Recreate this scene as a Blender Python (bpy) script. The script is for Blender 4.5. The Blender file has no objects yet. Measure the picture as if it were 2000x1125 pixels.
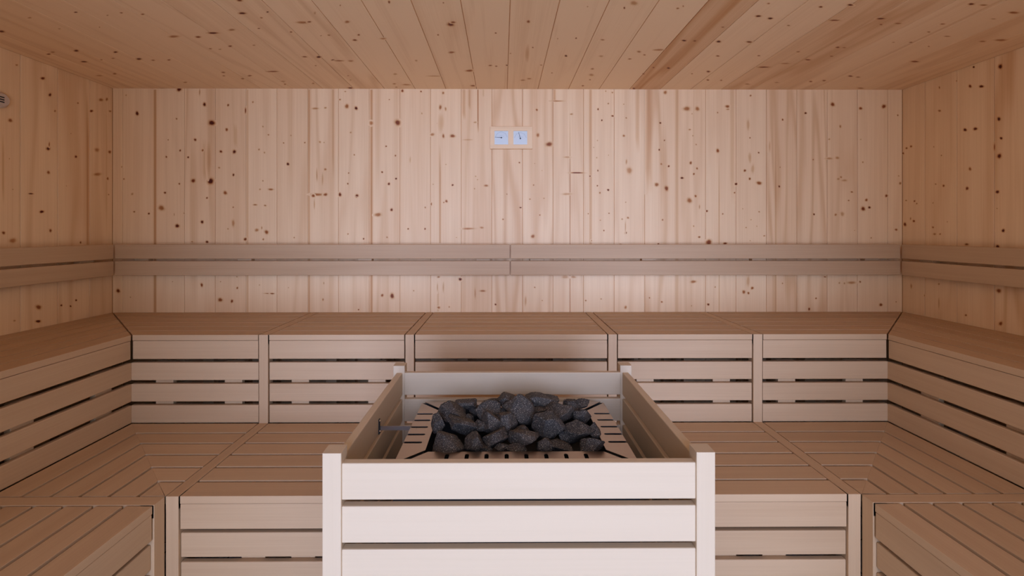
import bpy, bmesh, math, random
from mathutils import Vector, Matrix, noise as mnoise
C = bpy.context.scene
col = C.collection
random.seed(7)

# ------------------------------------------------------------------ camera
CAM = (0.0, 0.0, 1.427)
F, YAW, CX, CY = 889.6, 0.0059, 986.45, 452.1      # focal length and principal point, pixels of a 2000x1125 frame
cd = bpy.data.cameras.new('camera'); cam = bpy.data.objects.new('camera', cd); col.objects.link(cam)
cam.location = CAM; cam.rotation_euler = (math.pi/2, 0, -YAW)
cd.sensor_width = 36; cd.lens = F/2000*36
cd.shift_x = (1000-CX)/2000; cd.shift_y = -(562.5-CY)/2000
cd.clip_start = 0.02; cd.clip_end = 100
C.camera = cam
# ------------------------------------------------------------------ world, light, exposure
w = bpy.data.worlds.new('world'); C.world = w; w.use_nodes = True
w.node_tree.nodes['Background'].inputs[0].default_value = (0.80, 0.92, 1.2, 1)
w.node_tree.nodes['Background'].inputs[1].default_value = 2.3
def area(name, loc, rot, sx, sy, power, color):
    l = bpy.data.lights.new(name, 'AREA'); l.shape = 'RECTANGLE'; l.size = sx; l.size_y = sy
    l.energy = power; l.color = color
    o = bpy.data.objects.new(name, l); o.location = loc; o.rotation_euler = rot; col.objects.link(o); return o
area('daylight_window', (0.45, -14.0, 1.9), (math.pi/2, 0, 0), 6.0, 11, 1840, (0.68, 0.95, 1.75))
C.view_settings.view_transform = 'Standard'; C.view_settings.look = 'None'
C.view_settings.gamma = 1; C.view_settings.use_curve_mapping = False
C.view_settings.exposure = 0.0

# ------------------------------------------------------------------ room numbers (metres)
XL, XR, YB, YF = -2.538, 2.6307, 2.9804, -1.0
ZC = CAM[2]+0.9316
HU, HL = 0.90, 0.45            # upper and lower seat heights
D1, D2 = 0.6515, 0.6417
YU = YB-D1; YL = YU-D2         # fronts of the upper and lower back benches
XUL, XUR = XL+D1, XR-D1        # inner faces of upper wings
XLL, XLR = XUL+D2, XUR-D2      # inner faces of lower wings
cs, sn = math.cos(YAW), math.sin(YAW)
def ray(px, py):
    x = (px-CX)/F; z = -(py-CY)/F
    return Vector((x*cs+sn, cs-x*sn, z))
def hit(px, py, axis, val):
    d = ray(px, py); o = Vector(CAM); t = (val-o[axis])/d[axis]
    return o+d*t
def X_at(px, Y): return hit(px, CY, 1, Y).x

# ------------------------------------------------------------------ materials
def newmat(name):
    m = bpy.data.materials.new(name); m.use_nodes = True
    nt = m.node_tree; b = nt.nodes['Principled BSDF']; return m, nt, b
def N(nt, t, **k):
    n = nt.nodes.new(t)
    for a, v in k.items(): setattr(n, a, v)
    return n
def math_n(nt, op, a, b=None, c=None, clamp=False):
    n = N(nt, 'ShaderNodeMath', operation=op); n.use_clamp = clamp
    for i, v in enumerate((a, b, c)):
        if v is None: continue
        if isinstance(v, (int, float)): n.inputs[i].default_value = v
        else: nt.links.new(v, n.inputs[i])
    return n.outputs[0]
def mixc(nt, f, a, b, blend='MIX'):
    n = N(nt, 'ShaderNodeMix', data_type='RGBA', blend_type=blend)
    for s, v in ((n.inputs[0], f), (n.inputs[6], a), (n.inputs[7], b)):
        if isinstance(v, (int, float)): s.default_value = v
        elif isinstance(v, tuple): s.default_value = (*v, 1)
        else: nt.links.new(v, s)
    return n.outputs[2]
def mapped_noise(nt, vec, scale, detail=2, rough=.5, dist=0):
    mp = N(nt, 'ShaderNodeMapping'); mp.inputs['Scale'].default_value = scale
    nt.links.new(vec, mp.inputs['Vector'])
    n = N(nt, 'ShaderNodeTexNoise'); n.inputs['Scale'].default_value = 1
    n.inputs['Detail'].default_value = detail; n.inputs['Roughness'].default_value = rough
    n.inputs['Distortion'].default_value = dist
    nt.links.new(mp.outputs[0], n.inputs['Vector']); return n.outputs['Fac']
def wood(name, light, dark, ring=.3, fine=.3, knotexp=(.85, 1.55, 2.3), rough=.55, low=(.35, 4.5, 1.5), ringf=42, spec=.3):
    m, nt, b = newmat(name)
    g = N(nt, 'ShaderNodeAttribute', attribute_name='gco').outputs['Vector']
    a = N(nt, 'ShaderNodeAttribute', attribute_name='wd')
    s = N(nt, 'ShaderNodeSeparateColor'); nt.links.new(a.outputs['Color'], s.inputs[0])
    tint, con, knot = s.outputs
    nl = mapped_noise(nt, g, low, 2, .45, .2)
    r = math_n(nt, 'SINE', math_n(nt, 'MULTIPLY', nl, ringf))
    r = math_n(nt, 'MULTIPLY_ADD', r, .5, .5)
    r = math_n(nt, 'POWER', r, 2.2)
    nf = mapped_noise(nt, g, (2.0, 150, 60), 2, .6)
    nb = mapped_noise(nt, g, (.8, 20, 6), 2, .5)
    f = math_n(nt, 'MULTIPLY', math_n(nt, 'MULTIPLY', r, con), ring)
    f = math_n(nt, 'ADD', f, math_n(nt, 'MULTIPLY', math_n(nt, 'SUBTRACT', nf, .45), fine))
    f = math_n(nt, 'ADD', f, math_n(nt, 'MULTIPLY', math_n(nt, 'SUBTRACT', nb, .45), fine*1.2))
    f = math_n(nt, 'ADD', f, tint, clamp=True)
    c = mixc(nt, f, light, dark)
    k2 = math_n(nt, 'MULTIPLY', math_n(nt, 'ADD', nb, .72), knot, clamp=True)
    inv = math_n(nt, 'MULTIPLY_ADD', k2, -.94, 1.0)
    cc = N(nt, 'ShaderNodeCombineColor')
    for i, e in enumerate(knotexp): nt.links.new(math_n(nt, 'POWER', inv, e), cc.inputs[i])
    c = mixc(nt, 1.0, c, cc.outputs[0], 'MULTIPLY')
    nt.links.new(c, b.inputs['Base Color'])
    b.inputs['Roughness'].default_value = rough; b.inputs['Specular IOR Level'].default_value = spec
    bp = N(nt, 'ShaderNodeBump'); bp.inputs['Strength'].default_value = .06; bp.inputs['Distance'].default_value = .002
    nt.links.new(nf, bp.inputs['Height']); nt.links.new(bp.outputs[0], b.inputs['Normal'])
    return m
M_PINE = wood('spruce_panelling', (.90, .61, .335), (.58, .26, .085), ring=.42, fine=.34)
M_BENCH = wood('abachi_wood', (.585, .37, .197), (.40, .22, .10), ring=.12, fine=.38, low=(.3, 3, 1), ringf=25, rough=.6)
M_GUARD = wood('pale_abachi_wood', (.58, .43, .275), (.47, .33, .195), ring=.10, fine=.30, low=(.3, 3, 1), ringf=25, rough=.6)
def plain(name, c, rough=.5, metal=0, spec=.5):
    m, nt, b = newmat(name); b.inputs['Base Color'].default_value = (*c, 1)
    b.inputs['Roughness'].default_value = rough; b.inputs['Metallic'].default_value = metal
    b.inputs['Specular IOR Level'].default_value = spec; return m, nt, b
def steel(name, c, rough):
    m, nt, b = plain(name, c, rough, 1)
    tc = N(nt, 'ShaderNodeTexCoord').outputs['Object']
    n = mapped_noise(nt, tc, (6, 300, 300), 2)
    nt.links.new(math_n(nt, 'MULTIPLY_ADD', n, .12, rough-.06), b.inputs['Roughness']); return m
M_STEEL = steel('brushed_steel', (.41, .335, .285), .34)
def dirty(name, c1, c2, sc, rough):
    m, nt, b = plain(name, c1, rough)
    tc = N(nt, 'ShaderNodeTexCoord').outputs['Object']
    n = mapped_noise(nt, tc, (sc, sc, sc), 4)
    nt.links.new(mixc(nt, n, c1, c2), b.inputs['Base Color']); return m
M_BLACK = dirty('blackened_steel', (.006, .006, .006), (.014, .013, .012), 20, .6)
M_BEIGE = dirty('beige_plastic', (.62, .47, .35), (.56, .42, .31), 40, .5)
M_SCREW = steel('screw_steel', (.75, .75, .75), .25)
M_DIAL = dirty('dial_paper', (.62, .64, .58), (.66, .68, .62), 3, .35)
M_DIALG = dirty('dial_scale_grey', (.22, .26, .30), (.26, .30, .34), 30, .4)
M_INK = dirty('dial_ink', (.02, .02, .025), (.03, .03, .035), 30, .4)
def stone_mat():
    m, nt, b = newmat('olivine_stone')
    tc = N(nt, 'ShaderNodeTexCoord').outputs['Object']
    oi = N(nt, 'ShaderNodeObjectInfo').outputs['Random']
    n1 = mapped_noise(nt, tc, (22, 22, 22), 4, .6)
    n2 = mapped_noise(nt, tc, (420, 420, 420), 3, .7)
    n3 = mapped_noise(nt, tc, (160, 160, 160), 3, .7)
    base = mixc(nt, math_n(nt, 'MULTIPLY_ADD', n1, 2.0, -.5, clamp=True), (.015, .014, .013), (.075, .055, .040))
    base = mixc(nt, math_n(nt, 'MULTIPLY', oi, .6), base, (.024, .023, .022))
    sp = math_n(nt, 'MULTIPLY', math_n(nt, 'SUBTRACT', n2, .56), 5.5, clamp=True)
    c = mixc(nt, sp, base, (.60, .50, .39))
    sp2 = math_n(nt, 'MULTIPLY', math_n(nt, 'SUBTRACT', n3, .60), 5, clamp=True)
    c = mixc(nt, math_n(nt, 'MULTIPLY', sp2, .5), c, (.22, .17, .125))
    nt.links.new(c, b.inputs['Base Color']); b.inputs['Roughness'].default_value = .75
    b.inputs['Specular IOR Level'].default_value = .35
    bp = N(nt, 'ShaderNodeBump'); bp.inputs['Strength'].default_value = .8; bp.inputs['Distance'].default_value = .002
    nt.links.new(n3, bp.inputs['Height']); nt.links.new(bp.outputs[0], b.inputs['Normal'])
    return m
M_STONE = stone_mat()
def tile_mat():
    m, nt, b = newmat('floor_tiles')
    tc = N(nt, 'ShaderNodeTexCoord').outputs['Object']
    br = N(nt, 'ShaderNodeTexBrick'); br.offset = 0; br.inputs['Scale'].default_value = 1
    br.inputs['Brick Width'].default_value = .3; br.inputs['Row Height'].default_value = .3
    br.inputs['Mortar Size'].default_value = .004
    br.inputs['Color1'].default_value = (.60, .55, .50, 1); br.inputs['Color2'].default_value = (.64, .59, .54, 1)
    br.inputs['Mortar'].default_value = (.10, .09, .085, 1)
    nt.links.new(tc, br.inputs['Vector']); nt.links.new(br.outputs[0], b.inputs['Base Color'])
    b.inputs['Roughness'].default_value = .5; return m
M_TILE = tile_mat()

# ------------------------------------------------------------------ mesh builder
class MB:
    def __init__(s): s.v = []; s.f = []; s.g = []; s.w = []
    def face(s, pts, gs, wd):
        i = len(s.v); s.v += [tuple(p) for p in pts]; s.f.append(tuple(range(i, i+len(pts))))
        s.g += [tuple(x) for x in gs]; s.w += (wd if isinstance(wd, list) else [wd]*len(pts))
    def indexed(s, verts, faces, gs, wd):
        i = len(s.v); s.v += [tuple(p) for p in verts]
        for f in faces:
            s.f.append(tuple(i+k for k in f)); s.g += [tuple(gs[k]) for k in f]
            s.w += [(wd[k] if isinstance(wd, list) else wd) for k in f]
    def board(s, o, dl, du, dv, l, u, v, end0=None, end1=None, r=.003, tint=None, con=None, seg=2):
        """wooden board: length along dl, width along du, thickness along dv; end0/end1 = (l at u0, l at u1) for mitres"""
        o, dl, du, dv = Vector(o), Vector(dl), Vector(du), Vector(dv)
        u0, u1 = u; v0, v1 = v; e0 = end0 or (l[0], l[0]); e1 = end1 or (l[1], l[1])
        r = min(r, abs(u1-u0)*.45, abs(v1-v0)*.45)
        if r <= 0: sec = [(u0, v0), (u1, v0), (u1, v1), (u0, v1)]
        else:
            sec = []
            for (cu, cv, a0) in ((u1-r, v1-r, 0), (u0+r, v1-r, 90), (u0+r, v0+r, 180), (u1-r, v0+r, 270)):
                for k in range(seg+1):
                    a = math.radians(a0+90*k/seg); sec.append((cu+r*math.cos(a), cv+r*math.sin(a)))
        off = Vector((random.uniform(0, 60), random.uniform(0, 60), random.uniform(0, 60)))
        tint = random.uniform(-.02, .22) if tint is None else tint
        con = random.uniform(.2, 1) if con is None else con
        n = len(sec); V = []; G = []
        for e in (e0, e1):
            for (a, b) in sec:
                t = (a-u0)/(u1-u0); L = e[0]+(e[1]-e[0])*t
                V.append(o+dl*L+du*a+dv*b); G.append(Vector((L, a, b))+off)
        Fs = [(i, (i+1) % n, n+(i+1) % n, n+i) for i in range(n)]
        Fs += [tuple(range(n-1, -1, -1)), tuple(range(n, 2*n))]
        if dl.cross(du).dot(dv) < 0: Fs = [tuple(reversed(f)) for f in Fs]
        Fs = [tuple(reversed(f)) for f in Fs] if (e1[0] < e0[0]) else Fs
        s.indexed(V, Fs, G, (tint, con, 0, 1))
    def box(s, lo, hi, r=0, tint=None, along=0):
        ax = [Vector((1, 0, 0)), Vector((0, 1, 0)), Vector((0, 0, 1))]
        p = [along, (along+1) % 3, (along+2) % 3]
        s.board((0, 0, 0), ax[p[0]], ax[p[1]], ax[p[2]], (lo[p[0]], hi[p[0]]), (lo[p[1]], hi[p[1]]), (lo[p[2]], hi[p[2]]), r=r, tint=tint)
    def prism(s, pts, d, wd=(.1, .5, 0, 1)):
        """polygon extruded by vector d"""
        pts = [Vector(p) for p in pts]; d = Vector(d); n = len(pts)
        nr = sum(((pts[i].cross(pts[(i+1) % n])) for i in range(n)), Vector())
        if nr.dot(d) > 0: pts = pts[::-1]
        V = pts+[p+d for p in pts]
        Fs = [tuple(range(n)), tuple(range(2*n-1, n-1, -1))]+[(i, n+i, n+(i+1) % n, (i+1) % n) for i in range(n)]
        s.indexed(V, Fs, V, wd)
    def cyl(s, c, axis, r, d, n=24, r2=None):
        c = Vector(c); axis = Vector(axis).normalized(); q = axis.to_track_quat('Z', 'Y')
        r2 = r if r2 is None else r2
        V = [c+q @ Vector((r*math.cos(2*math.pi*k/n), r*math.sin(2*math.pi*k/n), 0)) for k in range(n)]
        V += [c+axis*d+q @ Vector((r2*math.cos(2*math.pi*k/n), r2*math.sin(2*math.pi*k/n), 0)) for k in range(n)]
        s.indexed(V, [tuple(range(n-1, -1, -1)), tuple(range(n, 2*n))]+[(i, (i+1) % n, n+(i+1) % n, n+i) for i in range(n)], V, (.1, .5, 0, 1))
    def build(s, name, mat, parent=None, smooth=False):
        me = bpy.data.meshes.new(name); me.from_pydata(s.v, [], s.f)
        a = me.attributes.new('gco', 'FLOAT_VECTOR', 'CORNER'); a.data.foreach_set('vector', [x for g in s.g for x in g])
        a = me.attributes.new('wd', 'FLOAT_COLOR', 'CORNER'); a.data.foreach_set('color', [x for g in s.w for x in g])
        me.materials.append(mat)
        o = bpy.data.objects.new(name, me); col.objects.link(o)
        if parent is not None: o.parent = parent; o.matrix_parent_inverse = parent_inv(parent)
        if smooth: me.polygons.foreach_set('use_smooth', [True]*len(me.polygons))
        me.update(); return o
def parent_inv(p):
    m = Matrix.Translation(p.location) if p.parent is None else Matrix.Identity(4)
    return m.inverted()
def tag(o, label=None, cat=None, group=None, kind=None):
    if label: o['label'] = label
    if cat: o['category'] = cat
    if group: o['group'] = group
    if kind: o['kind'] = kind
    return o
def thing(name, label, cat, loc, group=None):
    o = bpy.data.objects.new(name, None); o.empty_display_size = .1; col.objects.link(o); o.location = loc
    return tag(o, label, cat, group)
EX, EY, EZ = Vector((1, 0, 0)), Vector((0, 1, 0)), Vector((0, 0, 1))

# ------------------------------------------------------------------ knots and streaks of the panelling, read off the photograph
KN = {'back': [], 'left': [], 'right': [], 'ceiling': []}
def K(ox, oy, s, items):
    for (x, y, rx, ry, d) in items:
        px, py, rx, ry = ox+x/s, oy+y/s, rx/s, ry/s
        if px < 219.5: surf = 'left' if py > CY+(172.5-CY)*(CX-4-px)/(CX-4-219.5)+0 else 'ceiling'
        elif px > 1761.5: surf = 'right' if py > CY+(176.5-CY)*(px-CX+4)/(1761.5-CX+4) else 'ceiling'
        else: surf = 'back' if py > 174.5 else 'ceiling'
        KN[surf].append((px, py, rx, ry, d))
K(200, 160, 5, [(340,308,13,18,.9),(232,130,6,8,.3),(750,74,22,16,.8),(590,72,40,12,.25),(725,360,7,8,.5),(643,566,5,6,.5),(760,670,8,9,.7),(625,732,8,9,.6),(210,948,7,8,.5),(190,830,4,8,.5),(752,995,8,8,.6),(612,1082,10,10,.7),(292,1095,10,10,.35),(997,220,14,16,.85),(1070,400,27,22,.8),(1228,227,9,11,.7),(1214,466,12,13,.8),(907,565,11,12,.8),(980,668,9,11,.6),(838,736,9,8,.8),(1158,680,12,11,.75),(1289,682,14,17,.8),(1280,908,9,11,.8),(1141,838,9,7,.4),(888,965,17,18,.75),(1057,970,28,24,.85),(1200,1083,16,16,.7),(1398,280,6,28,.7),(1470,197,8,8,.4),(1568,436,7,7,.35),(1622,517,7,7,.45),(1530,660,8,8,.4),(1583,690,7,8,.35),(1568,966,6,7,.4),(1540,1049,8,7,.35),(1645,1050,25,8,.5),(1770,596,6,6,.6),(1977,593,6,6,.6),(1842,523,6,6,.3),(1812,802,11,12,1),(950,100,6,30,.35),(1035,760,30,170,.16)])
K(600, 160, 5, [(372,94,8,5,.5),(320,173,9,7,.5),(387,238,18,18,.6),(478,257,13,15,.9),(80,260,28,9,.35),(178,253,12,7,.4),(125,587,9,9,.4),(165,592,5,5,.4),(425,494,8,7,.35),(460,712,6,7,.5),(177,854,10,10,.5),(405,890,6,6,.6),(397,994,7,7,.7),(100,1100,50,12,.55),(178,1100,18,12,.7),(60,1112,16,12,.6),(320,1100,12,18,.8),(486,1112,14,14,.85),(625,402,18,17,.5),(885,398,24,26,.7),(802,173,5,5,.6),(930,87,12,12,.7),(1112,94,7,7,.8),(771,629,7,7,.7),(862,720,7,7,.55),(732,881,8,8,.8),(868,945,8,8,.85),(798,996,11,11,.8),(1120,308,5,8,.4),(1328,108,9,12,.5),(1300,248,12,19,.55),(1352,264,8,16,.4),(1272,406,5,5,.4),(1222,514,19,12,.45),(1330,529,10,17,.55),(1420,528,21,15,.6),(1420,1007,9,8,.8),(1355,806,5,5,.35),(1230,1000,5,5,.3),(1640,395,14,7,.35),(1748,1013,20,9,.5),(1645,922,6,6,.35),(1663,955,5,5,.35),(1634,1043,6,6,.35),(1950,1096,5,6,.4),(1006,760,6,28,.2),(1570,565,60,8,.2),(95,910,8,70,.3),(150,950,8,70,.3),(1305,400,35,90,.15)])
K(1000, 160, 5, [(242,273,9,10,.6),(253,520,12,18,.5),(362,609,30,18,.6),(72,788,7,6,.7),(222,797,4,4,.3),(211,1007,6,6,.45),(293,866,4,4,.3),(445,187,48,6,.45),(580,315,14,7,.4),(540,735,35,6,.3),(635,888,58,6,.75),(535,1095,40,9,.3),(915,91,5,6,.4),(980,104,7,7,.45),(940,212,7,6,.5),(840,267,7,8,.8),(982,333,11,7,.8),(877,375,6,8,.8),(834,572,5,6,.3),(798,640,4,6,.3),(827,740,5,6,.35),(942,716,4,5,.3),(838,866,5,8,.7),(762,920,7,7,.8),(833,1014,6,6,.7),(939,1055,10,8,.9),(858,1083,7,9,.4),(1091,218,5,5,.35),(1115,352,7,6,.4),(1091,526,10,10,.5),(1117,780,7,22,.3),(1145,865,26,26,.3),(1448,401,8,8,.85),(1488,571,6,7,.6),(1437,663,7,8,.8),(1457,802,8,9,.45),(1530,823,8,9,.75),(1412,1003,19,15,.6),(1508,1040,16,22,.65),(1496,103,14,16,.5),(1705,262,32,17,.5),(1810,263,18,18,.45),(1735,466,10,7,.4),(1765,526,5,5,.45),(1798,612,6,6,.35),(1758,312,5,5,.3),(1745,791,11,13,.65),(1806,845,8,9,.55),(1660,938,13,9,.8),(1775,899,8,9,.65),(1792,1115,10,10,.55)])
K(1400, 160, 5, [(103,240,17,13,.65),(107,268,15,6,.4),(7,300,6,6,.5),(8,672,12,18,.65),(329,134,8,8,.6),(305,420,14,45,.2),(322,740,16,60,.22),(350,850,14,40,.2),(323,546,6,6,.65),(408,691,7,7,.85),(273,866,10,11,.75),(321,946,10,10,.7),(413,988,22,15,.75),(187,997,11,12,.85),(172,1082,8,7,.6),(642,369,7,9,.8),(866,305,10,9,.9),(617,834,5,5,.45),(609,1021,8,9,.75),(516,630,8,60,.2),(940,759,6,6,.5),(1130,220,18,16,.85),(1403,259,14,13,.75),(1629,240,18,17,.7),(1766,326,7,7,.6),(1205,435,8,14,.4),(1097,560,9,7,.35),(1100,748,30,8,.35),(1175,742,16,12,.35),(1404,562,6,6,.3),(1425,784,7,7,.45),(1212,930,8,8,.45),(1185,948,12,9,.3),(1245,962,25,8,.3),(1317,1075,11,6,.6),(1655,1112,11,13,.7),(1790,990,11,11,.5),(1775,918,7,5,.35),(1820,697,9,9,.65),(1854,647,9,9,.6),(1898,630,10,9,.6)])
K(200, 385, 5, [(312,143,8,8,.5),(455,161,9,8,.9),(577,106,26,22,.6),(732,281,17,17,.75),(799,157,5,6,.4),(702,170,3,12,.4),(975,243,12,15,.85),(1022,8,8,8,.7),(1023,437,14,10,.8),(877,436,8,6,.4),(1278,99,6,6,.6),(1278,255,13,28,.35),(1227,310,6,6,.4),(1396,411,13,13,.8),(1492,75,20,6,.45),(1590,82,10,7,.5),(1508,322,16,14,.4),(1557,300,6,12,.4),(1604,342,17,17,.6),(1572,412,7,9,.5),(1873,395,6,6,.5),(155,915,17,17,.7),(275,977,4,5,.5),(686,826,4,4,.4),(971,858,11,16,.8),(1155,826,4,5,.5),(1318,887,8,9,.65),(1315,778,5,5,.5),(1152,1003,18,18,.65),(1266,1016,11,14,.75),(1630,941,48,4,.5),(1660,942,18,6,.7),(1535,858,5,6,.3),(1818,884,5,4,.35)])
K(600, 385, 5, [(70,70,6,60,.3),(399,360,6,6,.6),(551,407,7,7,.8),(482,2,9,5,.4),(690,172,28,17,.55),(824,124,12,12,.7),(780,392,7,7,.45),(986,310,7,7,.85),(1151,310,7,8,.8),(1153,101,6,7,.6),(1212,68,6,14,.55),(1334,52,6,5,.6),(1360,40,11,11,.65),(1458,394,4,4,.3),(1575,308,55,8,.4),(1705,298,17,8,.4),(1912,217,7,7,.5),(733,959,11,12,.6),(830,965,18,22,.65),(1040,914,5,6,.5),(1283,780,12,8,.5),(1495,802,16,12,.9),(1284,1078,12,11,.55),(1387,1072,6,7,.45),(1714,916,27,8,.5),(1839,1048,8,8,.8),(502,1099,6,6,.7),(155,1000,7,10,.5),(163,840,4,10,.4),(1330,880,8,60,.25),(1272,880,5,35,.3),(1640,940,5,45,.3)])
K(1000, 385, 5, [(175,20,7,6,.45),(312,12,7,5,.4),(83,102,10,5,.9),(272,175,6,7,.5),(203,383,17,15,.5),(745,162,7,5,.4),(947,158,6,5,.6),(862,226,6,5,.3),(897,326,6,6,.7),(775,425,6,9,.35),(1110,50,5,5,.4),(1075,215,8,7,.35),(1132,202,9,9,.45),(1110,349,9,10,.85),(1107,290,4,45,.3),(1060,461,12,5,.6),(1428,458,8,7,.8),(1470,222,7,7,.6),(1732,33,22,22,.5),(1830,95,5,20,.3),(1902,136,10,8,.8),(1773,283,6,7,.4),(1828,390,10,8,.65),(1920,440,27,22,.75),(222,881,6,6,.5),(295,1010,5,5,.4),(132,1015,9,42,.25),(720,1010,7,6,.6),(870,994,6,6,.4),(1109,1076,11,14,.5),(1342,983,6,6,.55),(1462,1023,8,8,.65),(1770,826,24,12,.5),(1752,1061,5,5,.35),(1916,1048,10,10,.8),(1983,878,5,6,.5),(520,780,30,12,.3),(600,780,20,10,.3)])
K(1400, 385, 5, [(57,164,6,6,.6),(252,114,4,4,.45),(412,143,6,6,.6),(333,221,5,5,.4),(285,297,6,5,.45),(389,284,4,5,.4),(462,378,8,5,.7),(80,452,18,9,.75),(948,168,8,8,.75),(1286,33,7,6,.55),(1459,28,12,12,.7),(1428,114,18,17,.8),(1488,101,11,11,.75),(1159,172,10,10,.5),(1225,165,17,18,.3),(1750,318,11,10,.6),(1506,398,6,6,.4),(1344,325,4,4,.3),(325,426,4,4,.5),(1850,32,6,6,.4),(1935,38,7,6,.5),(1952,65,7,7,.55),(1838,266,13,16,.8),(1925,234,10,11,.6),(1893,210,6,12,.4),(345,888,12,12,.65),(262,926,14,14,.6),(308,937,9,11,.6),(305,820,14,50,.2),(640,842,5,6,.45),(1055,779,10,5,.6),(967,988,7,7,.65),(900,1093,9,12,.85),(1398,827,8,8,.6),(1315,835,35,12,.35),(1195,838,8,8,.3),(1245,842,7,8,.4),(1600,1051,13,14,.8),(1749,1022,5,5,.5),(1900,870,7,20,.35)])
K(0, 200, 2.5, [(50,88,9,8,.6),(268,42,4,5,.5),(446,42,8,5,.8),(537,43,6,4,.5),(235,226,8,8,.85),(240,205,3,10,.6),(236,342,7,7,.6),(370,265,5,6,.75),(346,152,2,2,.4),(473,232,11,8,.4),(535,242,6,7,.7),(476,351,17,7,.4),(525,372,5,6,.65),(150,446,10,3,1),(203,534,9,6,1),(246,626,6,7,.7),(17,637,7,7,.65),(62,675,15,11,.45),(393,684,4,5,.7),(530,450,3,3,.5),(62,425,2,3,.4),(45,275,2,3,.4),(188,1000,12,10,.6),(186,1069,10,6,1),(299,991,5,4,.9),(344,995,4,4,.85),(371,966,4,5,.8),(70,1066,6,4,.35),(324,408,2,2,.35)])
K(0, 0, 5, [(417,765,17,13,1),(487,926,13,14,.9),(760,1007,8,7,.5),(985,975,18,14,.5),(1042,970,10,14,.55),(162,635,12,7,.5),(740,118,14,5,.9),(1050,148,10,4,.5),(1185,124,14,5,.6),(1393,138,14,6,.7),(290,172,18,6,.4),(15,306,28,9,.8),(972,264,6,5,.4),(1700,355,45,10,.5),(1935,360,25,8,.7),(515,508,18,6,.45),(475,528,18,6,.7),(745,494,22,8,.85),(820,602,26,6,.85),(1128,508,18,7,.8),(1357,575,25,8,.75),(1495,587,16,6,.5),(1650,584,14,6,.6),(1120,719,17,7,.45),(970,738,28,6,.35),(1105,569,14,5,.4),(990,582,12,5,.35),(580,280,12,5,.35),(1810,803,16,6,.4)])
K(1700, 200, 2.5, [(338,41,6,5,.6),(347,259,3,3,.5),(310,217,3,3,.4),(463,134,7,7,.9),(513,129,9,7,.9),(628,81,8,8,.95),(639,175,6,6,.9),(630,262,9,11,.85),(607,218,3,14,.6),(487,325,6,8,.6),(473,420,6,8,.75),(358,407,5,5,.7),(319,399,4,3,.45),(621,437,7,7,1),(649,626,7,7,.95),(622,704,8,7,.9),(471,693,8,5,.65),(306,491,3,3,.35),(306,610,5,4,.5),(314,643,6,5,.4),(341,643,4,4,.45),(376,583,2,3,.4),(175,479,4,3,.45),(216,482,4,4,.6),(227,494,3,3,.6),(628,920,10,10,.7),(637,1080,8,9,.75),(467,1039,5,4,.6),(265,943,2,4,.4),(335,887,4,4,.4),(335,980,4,30,.3),(619,518,3,2,.4)])
K(1600, 0, 5, [(1770,650,17,22,.9),(1510,655,10,8,.9),(1475,842,13,14,.85),(1585,844,19,12,1),(1343,790,6,6,.5),(1175,855,6,11,.6),(15,66,18,7,.8),(305,47,26,8,.85),(150,197,42,6,.65),(600,181,38,6,.75),(604,238,13,5,.55),(770,228,28,6,.5),(180,461,18,6,.65),(245,464,18,5,.35),(120,548,14,5,.5),(1205,233,22,6,.5),(1070,311,15,5,.5),(1250,353,26,5,.5),(895,412,15,5,.5),(1070,452,10,5,.4),(933,600,33,7,.75),(1485,38,25,9,.8),(1605,48,38,6,.5),(1900,122,45,10,.55),(1770,390,48,9,.55),(1595,403,30,6,.5),(305,742,20,6,.65),(380,752,18,6,.4),(48,786,17,6,.5),(405,860,30,6,.5),(1700,183,20,5,.35),(725,412,14,4,.3)])
K(400, 0, 5, [(340,3,25,8,.8),(365,128,30,9,.95),(613,115,10,5,.95),(553,172,13,6,.5),(950,218,50,11,.45),(1020,212,18,7,.55),(527,276,12,4,.7),(842,311,10,6,.6),(262,290,28,9,.45),(80,321,48,7,.9),(1212,342,12,6,.5),(1135,347,6,4,.5),(1503,339,12,7,.6),(1465,390,19,8,.65),(1390,212,20,12,.5),(248,449,17,6,.75),(55,474,14,5,.5),(148,480,12,5,.4),(480,440,14,5,.35),(975,553,22,6,.6),(1113,555,18,9,.9),(1250,585,15,6,.85),(1310,592,60,7,.55),(1425,594,22,8,.4),(660,697,70,7,.75),(180,706,18,6,.55),(186,739,12,5,.5),(438,738,18,6,.65),(370,767,16,5,.5),(763,793,18,6,.4),(783,822,10,6,.5),(1058,813,12,6,.4),(1083,640,8,5,.4),(1400,738,8,4,.4),(1423,780,8,4,.4),(1420,858,20,6,.9),(1850,817,14,6,.45),(1870,850,12,4,.45),(1970,826,35,6,.45),(1860,722,16,8,.3),(1323,50,6,6,.6),(1800,18,10,12,.7),(1740,375,25,8,.4),(1075,125,10,12,.25)])
K(800, 0, 5, [(400,236,30,16,.75),(425,216,20,9,.6),(409,510,26,8,.65),(278,339,9,6,.6),(330,25,6,6,.6),(583,689,33,9,.6),(618,836,22,6,.6),(841,321,8,6,.75),(788,638,15,5,.65),(846,645,11,5,.7),(950,636,9,5,.8),(985,520,7,5,.45),(1160,209,15,11,.55),(1203,462,7,6,.6),(1105,782,20,6,.4),(1168,767,20,6,.4),(1285,634,10,5,.45),(1446,376,5,5,.45),(1626,371,8,6,.7),(1527,544,11,8,.9),(1390,711,7,5,.5),(1738,63,7,5,.4),(1885,387,18,6,.45),(1870,547,18,9,.3),(1785,671,14,7,.5),(1775,730,22,10,.35),(1762,777,8,5,.5),(1692,836,10,5,.6),(65,590,12,7,.3),(240,742,75,6,.35),(1150,520,22,90,.2)])
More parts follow.
